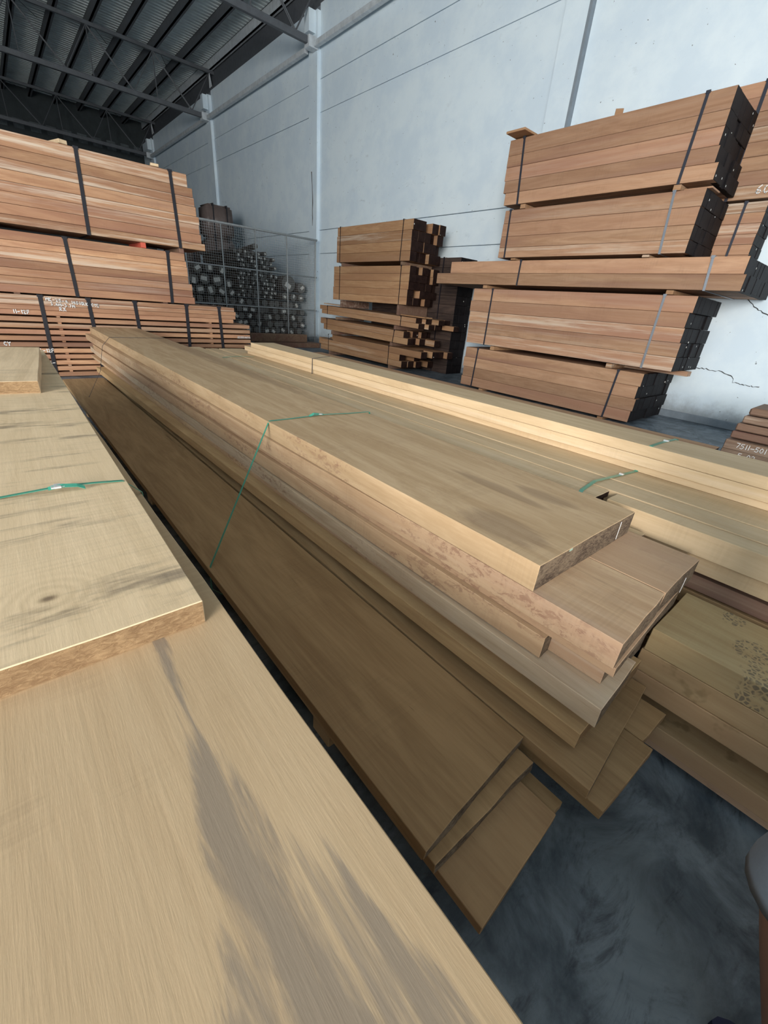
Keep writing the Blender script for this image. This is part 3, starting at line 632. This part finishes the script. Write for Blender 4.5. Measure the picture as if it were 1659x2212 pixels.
# E: tall stack at the right
EM = (W_E, E_K); EG = 'tall right-hand stack of orange timbers'
bundle('top bundle of the tall right stack, five layers, dusty lowest beam', (7.0, 2.40, 0), rows_z([3.03, 3.20, 3.365, 3.545, 3.695, 3.90], [-.06, -.02, 0, .0, .01]), 6, .165, 3.05, EM, ((2.79, -.08, S_BLUEST), (.30, .02, S_BLUEST)), EG, sw=.035, seed=21, ends=(0, 0, .02), stag=.008)
bundle('second bundle of the tall right stack, bright steel strap', (7.0, 2.37, 0), rows_z([2.27, 2.42, 2.58, 2.77, 2.955], [0, 0, 0, 0]), 6, .165, 2.95, EM, ((2.84, -.03, S_BLUEST), (.36, -.05, S_STEEL)), EG, sw=.03, seed=22, stag=.007)
bundle('long two-layer bundle jutting out of the tall right stack on both sides', (7.0, 1.64, 0), rows_z([1.852, 2.035, 2.225], [-.02, .02], [.36, 0]), 9, .165, 4.74, EM, ((3.18, 0, S_BLUEST), (.40, -.03, S_STEEL)), EG, sw=.03, seed=23, stag=.008)
bundle('fourth bundle down of the tall right stack, five layers', (7.0, 2.04, 0), rows_z([.845, 1.03, 1.215, 1.40, 1.585, 1.785], [0, 0, .02, .03, 0]), 7, .165, 3.70, EM, ((3.26, .0, S_BLUEST), (.40, 0, S_STEEL)), EG, sw=.03, seed=24, ends=(0, .02), stag=.008)
bundle('bottom bundle of the tall right stack, partly hidden by pale beams', (7.0, 2.36, 0), rows_z([.05, .22, .40, .58, .765], [.02, 0, .03, 0]), 8, .165, 3.35, EM, ((3.05, .03, S_BLUEST), (.37, .04, S_BLUEST)), EG, sw=.03, seed=25, stag=.01)
o = link('beam', box_me('beam', 7.50, 7.66, 1.97, 2.9, .772, .84, .004), W_E); tag(o, 'loose short beam jutting from above the bottom right bundle', 'beam')
o.data.transform(Matrix.Scale(1, 4))
for i, (y, z, h, x0) in enumerate(((5.0, 2.958, .07, 0), (2.72, 2.958, .07, 0), (5.0, 2.228, .04, 0), (2.85, 2.228, .04, 0), (5.5, 1.788, .062, 0), (2.40, 1.788, .062, 0), (5.1, .768, .075, 0), (2.9, .768, .075, 0), (5.2, 0, .048, 0), (2.8, 0, .048, 0))):
    block(7.50, y, z+.002, 1.0, .09, h-.010, ['far', 'near'][i % 2]+' spacer '+['under the top bundle of the tall right stack', 'under the second bundle of the tall right stack', 'under the long jutting right bundle', 'under the five-layer fourth right bundle', 'under the bottom right bundle'][i//2], W_D)
block(7.25, 5.22, 3.912, .95, .34, .03, 'flat brown board end on the far corner of the tall right stack', W_D)
block(7.35, 3.93, 3.903, .5, .10, .10, 'small upright offcut on top of the tall right stack', W_D, rz=.5)
block(7.2, 2.49, 2.958, .3, .32, .018, 'thin slat sticking out under the top right bundle', W_E)
# F: bundles behind the tall stack (right edge)
f1 = bundle('high timber bundle behind the tall right stack, upper one', (8.01, -1.2, 0), rows_eq(3.0, 4.24, 8), 3, .16, 3.5, EM, ((3.28, -.05, S_BLUEST), (.5, 0, S_BLUEST)), 'bundles behind the tall right stack', sw=.04, seed=31, stag=.006)
f2 = bundle('wide timber bundle behind the tall right stack with chalked number', (8.01, 1.93, 0), rows_eq(2.242, 2.97, 6), 3, .182, 3.0, EM, ((.25, 0, S_BLUEST),), 'bundles behind the tall right stack', sw=.03, seed=32, stag=.006)
f1.location.y = 1.93
writing(f1, '60', (8.01-.005, 2.12, 3.05), (0, -1, 0), .09, .012, 0, .9, (-1, 0, 0))

# G: small brown stack cut by the right edge
gl = ['topmost brown board of the small stack at the right edge, chamfered end', 'second brown board of the small right edge stack', 'third brown board of the small right edge stack', 'fourth brown board of the small right edge stack']
for i, (z, y1) in enumerate(((.600, .885), (.512, .905), (.424, .935), (.336, .95))):
    bm = bmesh.new(); bm_box(bm, 6.0+(.02 if i == 0 else 0), 6.62, -1.9, y1, z, z+.076)
    for v in bm.verts:
        if v.co.z > z+.05 and v.co.x > 6.3: pass
    bmesh.ops.bevel(bm, geom=list(bm.edges), offset=.010 if i else .016, segments=1, affect='EDGES')
    o = link('plank', done(bm, 'plank'), W_G); tag(o, gl[i], 'plank')
    for j, y in enumerate((-1.2, .6)):
        block(6.3, y, z-.0115, .5, .05, .011, ['near', 'far']
              [j]+' thin sticker under the '+['topmost', 'second', 'third', 'fourth'][i]+' board of the small right edge stack', W_G)
g = bundle('brown bundle with faint chalk writing and white strap at the right edge', (5.95, -2.1, 0), rows_z([.02, .118, .217, .322], [0, 0, 0]), 3, .24, 3.07, (W_G, E_D), ((2.60, -.02, M_TAG),), None, sw=.03, seed=41)
writing(g, '7511-501', (5.95-.006, .85, .25), (0, -1, 0), .05, .006, 0, .8, (-1, 0, 0))
writing(g, '5-02', (5.95-.006, .8, .15), (0, -1, 0), .05, .006, 0, .8, (-1, 0, 0))

# ------------------------------------------------------------------ fence, logs, bales
FY = 13.4
fe = tag(empty('wire_fence', (6.4, FY, 0)), 'galvanised tube and wire mesh fence in front of the dark logs', 'fence')
PX = [4.25, 5.25, 6.24, 7.24, 8.24]
for x in PX: bm = bmesh.new(); rod(bm, (x-6.4, 0, 0), (x-6.4, 0, 3.05), .022, 8); link('post', done(bm, 'post', True), M_GALV, fe)
for z, r in ((3.04, .030), (2.01, .02), (1.04, .02), (.22, .02)): bm = bmesh.new(); rod(bm, (2.2-6.4, 0, z), (8.3-6.4, 0, z), r, 8); link('rail', done(bm, 'rail', True), M_GALV, fe)
for i in range(4):
    bm = bmesh.new(); x = PX[i]; 
    while x < PX[i+1]: bm_box(bm, x-6.4-.0022, x-6.4+.0022, -.0022, .0022, .22, 3.03); x += .062
    z = .22
    while z < 3.03: bm_box(bm, PX[i]-6.4, PX[i+1]-6.4, -.0022, .0022, z-.0022, z+.0022); z += .062
    o = link('wire_mesh', done(bm, 'wire_mesh'), M_GALV, fe); o['kind'] = 'stuff'
def log_mesh(r, L, seed, n=12):
    rd = random.Random(seed); bm = bmesh.new(); rings = []
    for i in range(7):
        y = L*i/6; ox, oz = rd.uniform(-.06, .06)*r*1.5, rd.uniform(-.06, .06)*r*1.5
        rings.append([bm.verts.new((ox+r*(1+rd.uniform(-.07, .07))*math.cos(k*2*math.pi/n), y, oz+r*(1+rd.uniform(-.07, .07))*math.sin(k*2*math.pi/n))) for k in range(n)])
    for a, b in zip(rings, rings[1:]):
        for k in range(n): bm.faces.new((a[(k+1) % n], a[k], b[k], b[(k+1) % n]))
    bm.faces.new(rings[0]).material_index = 1; bm.faces.new(rings[-1][::-1]).material_index = 1
    me = done(bm, 'log', True)
    for p in me.polygons:
        if p.material_index: p.use_smooth = False
    return me
LM = [log_mesh(1.0, 3.0, s) for s in range(5)]
for m in LM: m.materials.append(M_BARK); m.materials.append(M_LOGEND)
rd = random.Random(5)
def log(x, y, z, r, L, label, group, tagged=.0, tsz=None, rz=0.0, cat='log'):
    me = rd.choice(LM); o = bpy.data.objects.new('log', me); COL.objects.link(o); o.location = (x, y, z); o.scale = (r, L/3.0, r); o.rotation_euler = (0, rd.uniform(0, 6), rz)
    tag(o, label, cat, group)
    if rd.random() < tagged:
        s = tsz or .5
        m = TAGS.setdefault(round(s, 2), None) or TAGS.update({round(s, 2): box_me('end_tag', -s*.5, s*.5, -.012, 0, -s, s*.6)}) or TAGS[round(s, 2)]
        t_ = link('end_tag', m, M_TAG, o, (rd.uniform(-.2, .2), -.002, rd.uniform(-.2, .2)), (0, rd.uniform(-.6, .6), 0))
    return o
TAGS = {}
rr = .062
for i in range(11):
    for j in range(9):
        x = 5.98+.142*j+(.071 if i % 2 else 0)+rd.uniform(-.004, .004); z = 1.33+.118*i
        if i > 9 and j > 6: continue
        log(x, 14.1+rd.uniform(-.12, .22)+.0, z, rr*rd.uniform(.84, .93), 2.9, 'thin dark barked log in the tagged pile behind the fence', 'thin tagged logs behind the fence', .6, .62)
log(6.45, 13.9, 2.665, .078, 3.0, 'long bare log lying crosswise on top of the thin logs', None, 0, rz=R(-12))
k = 0
for i in range(6):
    for j in range(16):
        r = .105; x = 4.42+.25*j+(.125 if i % 2 else 0)
        if x > 8.25: continue
        log(x, 14.15+rd.uniform(-.1, .2), .115+.205*i, r*rd.uniform(.84, .95), 2.9, 'thick dark log with grey sawn end in the lower pile behind the fence', 'thick logs low behind the fence', .35, .8)
for i, (x, z, r) in enumerate(((4.50, 1.37, .115), (4.80, 1.38, .125), (5.12, 1.39, .135), (5.45, 1.38, .125), (5.74, 1.36, .10), (4.62, 1.63, .13), (4.96, 1.66, .14), (5.32, 1.66, .15), (5.66, 1.60, .11), (4.78, 1.92, .12), (5.12, 1.96, .12), (5.50, 1.93, .11))):
    log(x, 14.15, z, r, 2.6, 'thick log with white paper tag on its end, left part of fenced pile', 'fat tagged logs at the fence left side', 1.1, .75)
for i, (x, z, r) in enumerate(((7.66, 1.76, .24), (8.14, 1.68, .15), (7.52, 1.385, .11), (7.82, 1.385, .11), (8.12, 1.385, .11))):
    log(x, 14.1, z, r, 2.9, ['fattest dark log with a big white sheet beside the pillar', 'dark log on the right of the fattest log', 'dark log left under the fattest log', 'dark log in the middle under the fattest log', 'dark log by the pillar under the right log'][i], None, .9, .55)
def bale(x, y, z, w, h, label):
    bm = bmesh.new(); bmesh.ops.create_cube(bm, size=1); bmesh.ops.scale(bm, vec=(w, .9, h), verts=bm.verts); bmesh.ops.bevel(bm, geom=list(bm.edges), offset=.09, segments=3, affect='EDGES')
    r_ = random.Random(int(z*100+x*10))
    for v in bm.verts: v.co += Vector((r_.uniform(-.02, .02), r_.uniform(-.02, .02), r_.uniform(-.02, .02)))
    o = empty('wrapped_bale', (x, y, z)); tag(o, label, 'bale')
    link('wrapping', done(bm, 'wrapping', True), M_BALE, o, (0, 0, h/2))
    bm = bmesh.new()
    for dx in (-w*.25, w*.25): bm_box(bm, dx-.02, dx+.02, -.462, .462, -.004, h+.006)
    link('band', done(bm, 'band'), S_BLACK, o)
for i in range(4):
    bale(6.98, 18.2, .0+1.04*i, .98, 1.0, ['lowest brown wrapped bale behind the logs', 'second brown wrapped bale from the floor', 'third brown wrapped bale, just under the top one', 'topmost brown wrapped bale standing above the fence'][i])
    if i < 4: bale(5.80, 18.6, .0+1.03*i, 1.0, .98, ['lowest dark bale left of the brown bales', 'second dark bale from the floor, left column', 'third dark bale of the left column', 'top dark bale left of the topmost brown bale'][i])
o = link('beam', box_me('beam', 5.5, 7.35, 12.4, 12.62, .14, .36, .008), W_G); tag(o, 'grey-brown beam lying on the floor in front of the fence', 'beam')
o = link('beam', box_me('beam', 5.7, 7.7, 12.2, 12.66, 0, .135, .008), W_G); tag(o, 'dark slab lying under the grey-brown beam by the fence', 'beam')

# ------------------------------------------------------------------ person at the right edge (only a leg and the shorts hem are in view)
def skin_mesh(verts, edges, radii, sub=2, root=0):
    me = bpy.data.meshes.new('sk'); me.from_pydata(verts, edges, []); o = bpy.data.objects.new('sk', me); COL.objects.link(o)
    m = o.modifiers.new('s', 'SKIN'); m.use_smooth_shade = True
    for i, v in enumerate(me.skin_vertices[0].data): v.radius = (radii[i], radii[i]) if not isinstance(radii[i], tuple) else radii[i]; v.use_root = (i == root)
    o.modifiers.new('u', 'SUBSURF').levels = sub
    dg = bpy.context.evaluated_depsgraph_get(); out = bpy.data.meshes.new_from_object(o.evaluated_get(dg)); bpy.data.objects.remove(o)
    for p in out.polygons: p.use_smooth = True
    return out
M_SKIN = plain('skin', (.46, .27, .19), .55, 0, 12, .08); M_SHORT = plain('grey_blue_cloth', (.30, .36, .44), .9, 0, 120, .12, .15); M_SHOE = plain('navy_rubber', (.006, .012, .06), .5, 0, 20, .1)
M_SHIRT = plain('dark_shirt', (.10, .03, .035), .9, 0, 60, .1); M_HAIR = plain('black_hair', (.012, .01, .01), .6, 0, 60, .3)
pr_ = tag(empty('person', (.945, -.335, 0), R(-90)), 'person in grey-blue knee shorts and dark blue slippers, only one bare leg showing', 'person')
# local frame: the person faces -x, turned to look along the aisle
V = [(0, 0, .86), (.0, 0, 1.02), (.01, 0, 1.18), (.01, 0, 1.32), (.005, 0, 1.42), (-.01, 0, 1.50), (-.02, 0, 1.60),
     (0, .085, .82), (.08, .10, .49), (.24, .105, .10), (.20, .11, .04), (.12, .115, .03),
     (0, -.085, .82), (-.105, -.135, .56), (.055, -.112, .09), (.07, -.11, .04), (.0, -.115, .03),
     (.01, .17, 1.33), (.03, .22, 1.08), (-.04, .23, .86), (-.06, .23, .79), (.01, -.17, 1.33), (.03, -.22, 1.08), (-.04, -.23, .86), (-.06, -.23, .79)]
Ed = [(0,1),(1,2),(2,3),(3,4),(4,5),(5,6),(0,7),(7,8),(8,9),(9,10),(10,11),(0,12),(12,13),(13,14),(14,15),(15,16),(3,17),(17,18),(18,19),(19,20),(3,21),(21,22),(22,23),(23,24)]
Ra = [.12, .10, .125, .11, .05, .075, .085, .09, .072, .046, .035, .03, .09, .075, .050, .035, .03, .040, .034, .025, .03, .040, .034, .025, .03]
bme = skin_mesh(V, Ed, Ra)
bm = bmesh.new(); bm.from_mesh(bme)
for s in (1, -1):
    wx, wy, wz = -.06, .23*s, .79
    for k, (dx, ln) in enumerate(((-.03, .065), (-.01, .075), (.01, .07), (.028, .055))):
        f = skin_mesh([(wx+dx*.8, wy, wz), (wx+dx, wy, wz-.04), (wx+dx*1.1-.005, wy, wz-.04-ln*.5), (wx+dx*1.1-.02, wy, wz-.04-ln)], [(0,1),(1,2),(2,3)], [.009, .009, .008, .007], 1); bm.from_mesh(f)
    f = skin_mesh([(wx-.015, wy, wz+.02), (wx-.045, wy, wz-.01), (wx-.06, wy-.005*s, wz-.04)], [(0,1),(1,2)], [.010, .010, .008], 1); bm.from_mesh(f)
    for f2 in ((.03, 0),):
        ey = skin_mesh([(-.105, .03*s, 1.60), (-.108, .03*s, 1.602)], [(0,1)], [.008, .008], 1); bm.from_mesh(ey)
f = skin_mesh([(-.10, 0, 1.60), (-.125, 0, 1.575), (-.10, 0, 1.565)], [(0,1),(1,2)], [.010, .012, .008], 1); bm.from_mesh(f)
link('body', done(bm, 'body', True), M_SKIN, pr_)
def loft(rings, n=20, name='cloth'):
    bm = bmesh.new(); R_ = []
    for (x, y, z, rx, ry, tx) in rings:
        R_.append([bm.verts.new((x+rx*math.cos(k*2*math.pi/n), y+ry*math.sin(k*2*math.pi/n), z+tx*math.cos(k*2*math.pi/n))) for k in range(n)])
    for a, b in zip(R_, R_[1:]):
        for k in range(n): bm.faces.new((a[k], a[(k+1) % n], b[(k+1) % n], b[k]))
    return bm
bm = bmesh.new()
for s in (1, -1):
    k_ = -.06 if s < 0 else .11
    hz, hy = (.04, .150) if s < 0 else (0, .10)
    b2 = loft([(-.028+k_, hy*s, .50+hz, .078, .078, 0), (-.030+k_, hy*s, .475+hz, .090, .090, -.01), (-.028+k_, hy*s, .50+hz, .094, .094, -.01), (-.01+k_*.6, (hy*.5+.045)*s, .68, .112, .108, 0), (0, .075*s, .84, .13, .115, 0), (0, .05*s, .95, .13, .12, 0)])
    tmp = bpy.data.meshes.new('t'); b2.to_mesh(tmp); b2.free(); bm.from_mesh(tmp)
link('shorts', done(bm, 'shorts', True), M_SHORT, pr_)
bm = loft([(0, 0, .875, .165, .215, 0), (0, 0, .95, .15, .19, 0), (0, 0, 1.1, .13, .17, 0), (.01, 0, 1.28, .135, .20, 0), (.01, 0, 1.36, .115, .205, 0), (.01, 0, 1.40, .09, .15, 0), (.0, 0, 1.435, .06, .07, 0)])
for s in (1, -1):
    b2 = loft([(.01, .13*s, 1.41, .01, .01, 0), (.01, .14*s, 1.405, .05, .045, 0), (.01, .165*s, 1.375, .075, .062, 0), (.015, .19*s, 1.30, .07, .058, 0), (.03, .215*s, 1.14, .062, .055, 0), (.03, .215*s, 1.142, .054, .048, 0)]); tmp = bpy.data.meshes.new('t'); b2.to_mesh(tmp); b2.free(); bm.from_mesh(tmp)
link('shirt', done(bm, 'shirt', True), M_SHIRT, pr_)
bm = bmesh.new(); bmesh.ops.create_uvsphere(bm, u_segments=20, v_segments=12, radius=.105); bmesh.ops.translate(bm, vec=(.0, 0, 1.625), verts=bm.verts)
bmesh.ops.delete(bm, geom=[v for v in bm.verts if v.co.x < -.055 and v.co.z < 1.66 or v.co.z < 1.56], context='VERTS')
link('hair', done(bm, 'hair', True), M_HAIR, pr_)
for s in (1, -1):
    bm = bmesh.new(); bmesh.ops.create_uvsphere(bm, u_segments=10, v_segments=8, radius=.011); bmesh.ops.translate(bm, vec=(-.098, .032*s, 1.605), verts=bm.verts); link('eye', done(bm, 'eye', True), M_HAIR, pr_)
    bm = bmesh.new(); bmesh.ops.create_uvsphere(bm, u_segments=10, v_segments=8, radius=.03); bmesh.ops.scale(bm, vec=(.6, .35, 1), verts=bm.verts); bmesh.ops.translate(bm, vec=(-.01, .088*s, 1.59), verts=bm.verts); link('ear', done(bm, 'ear', True), M_SKIN, pr_)
bm = bmesh.new(); bmesh.ops.create_uvsphere(bm, u_segments=10, v_segments=8, radius=.022); bmesh.ops.scale(bm, vec=(.4, 1, .3), verts=bm.verts); bmesh.ops.translate(bm, vec=(-.098, 0, 1.545), verts=bm.verts); link('mouth', done(bm, 'mouth', True), M_SHIRT, pr_)
for s in (1, -1):
    bm = bmesh.new(); pts = []
    n = 20
    for zz in (0.0, .022):
        pts.append([bm.verts.new((-.06+.135*math.cos(k*2*math.pi/n), (.112*s)+(.042+.010*(math.cos(k*2*math.pi/n) < 0))*math.sin(k*2*math.pi/n), zz)) for k in range(n)])
    for k in range(n): bm.faces.new((pts[0][k], pts[0][(k+1) % n], pts[1][(k+1) % n], pts[1][k]))
    bm.faces.new(pts[0][::-1]); bm.faces.new(pts[1])
    ribbon(bm, [(-.10, .112*s-.05, .018), (-.09, .112*s-.035, .055), (-.085, .112*s, .07), (-.09, .112*s+.035, .055), (-.10, .112*s+.05, .018)], (1, 0, .2), .06, .006)
    link('slipper', done(bm, 'slipper'), M_SHOE, pr_, (.138 if s < 0 else .25, 0, 0))
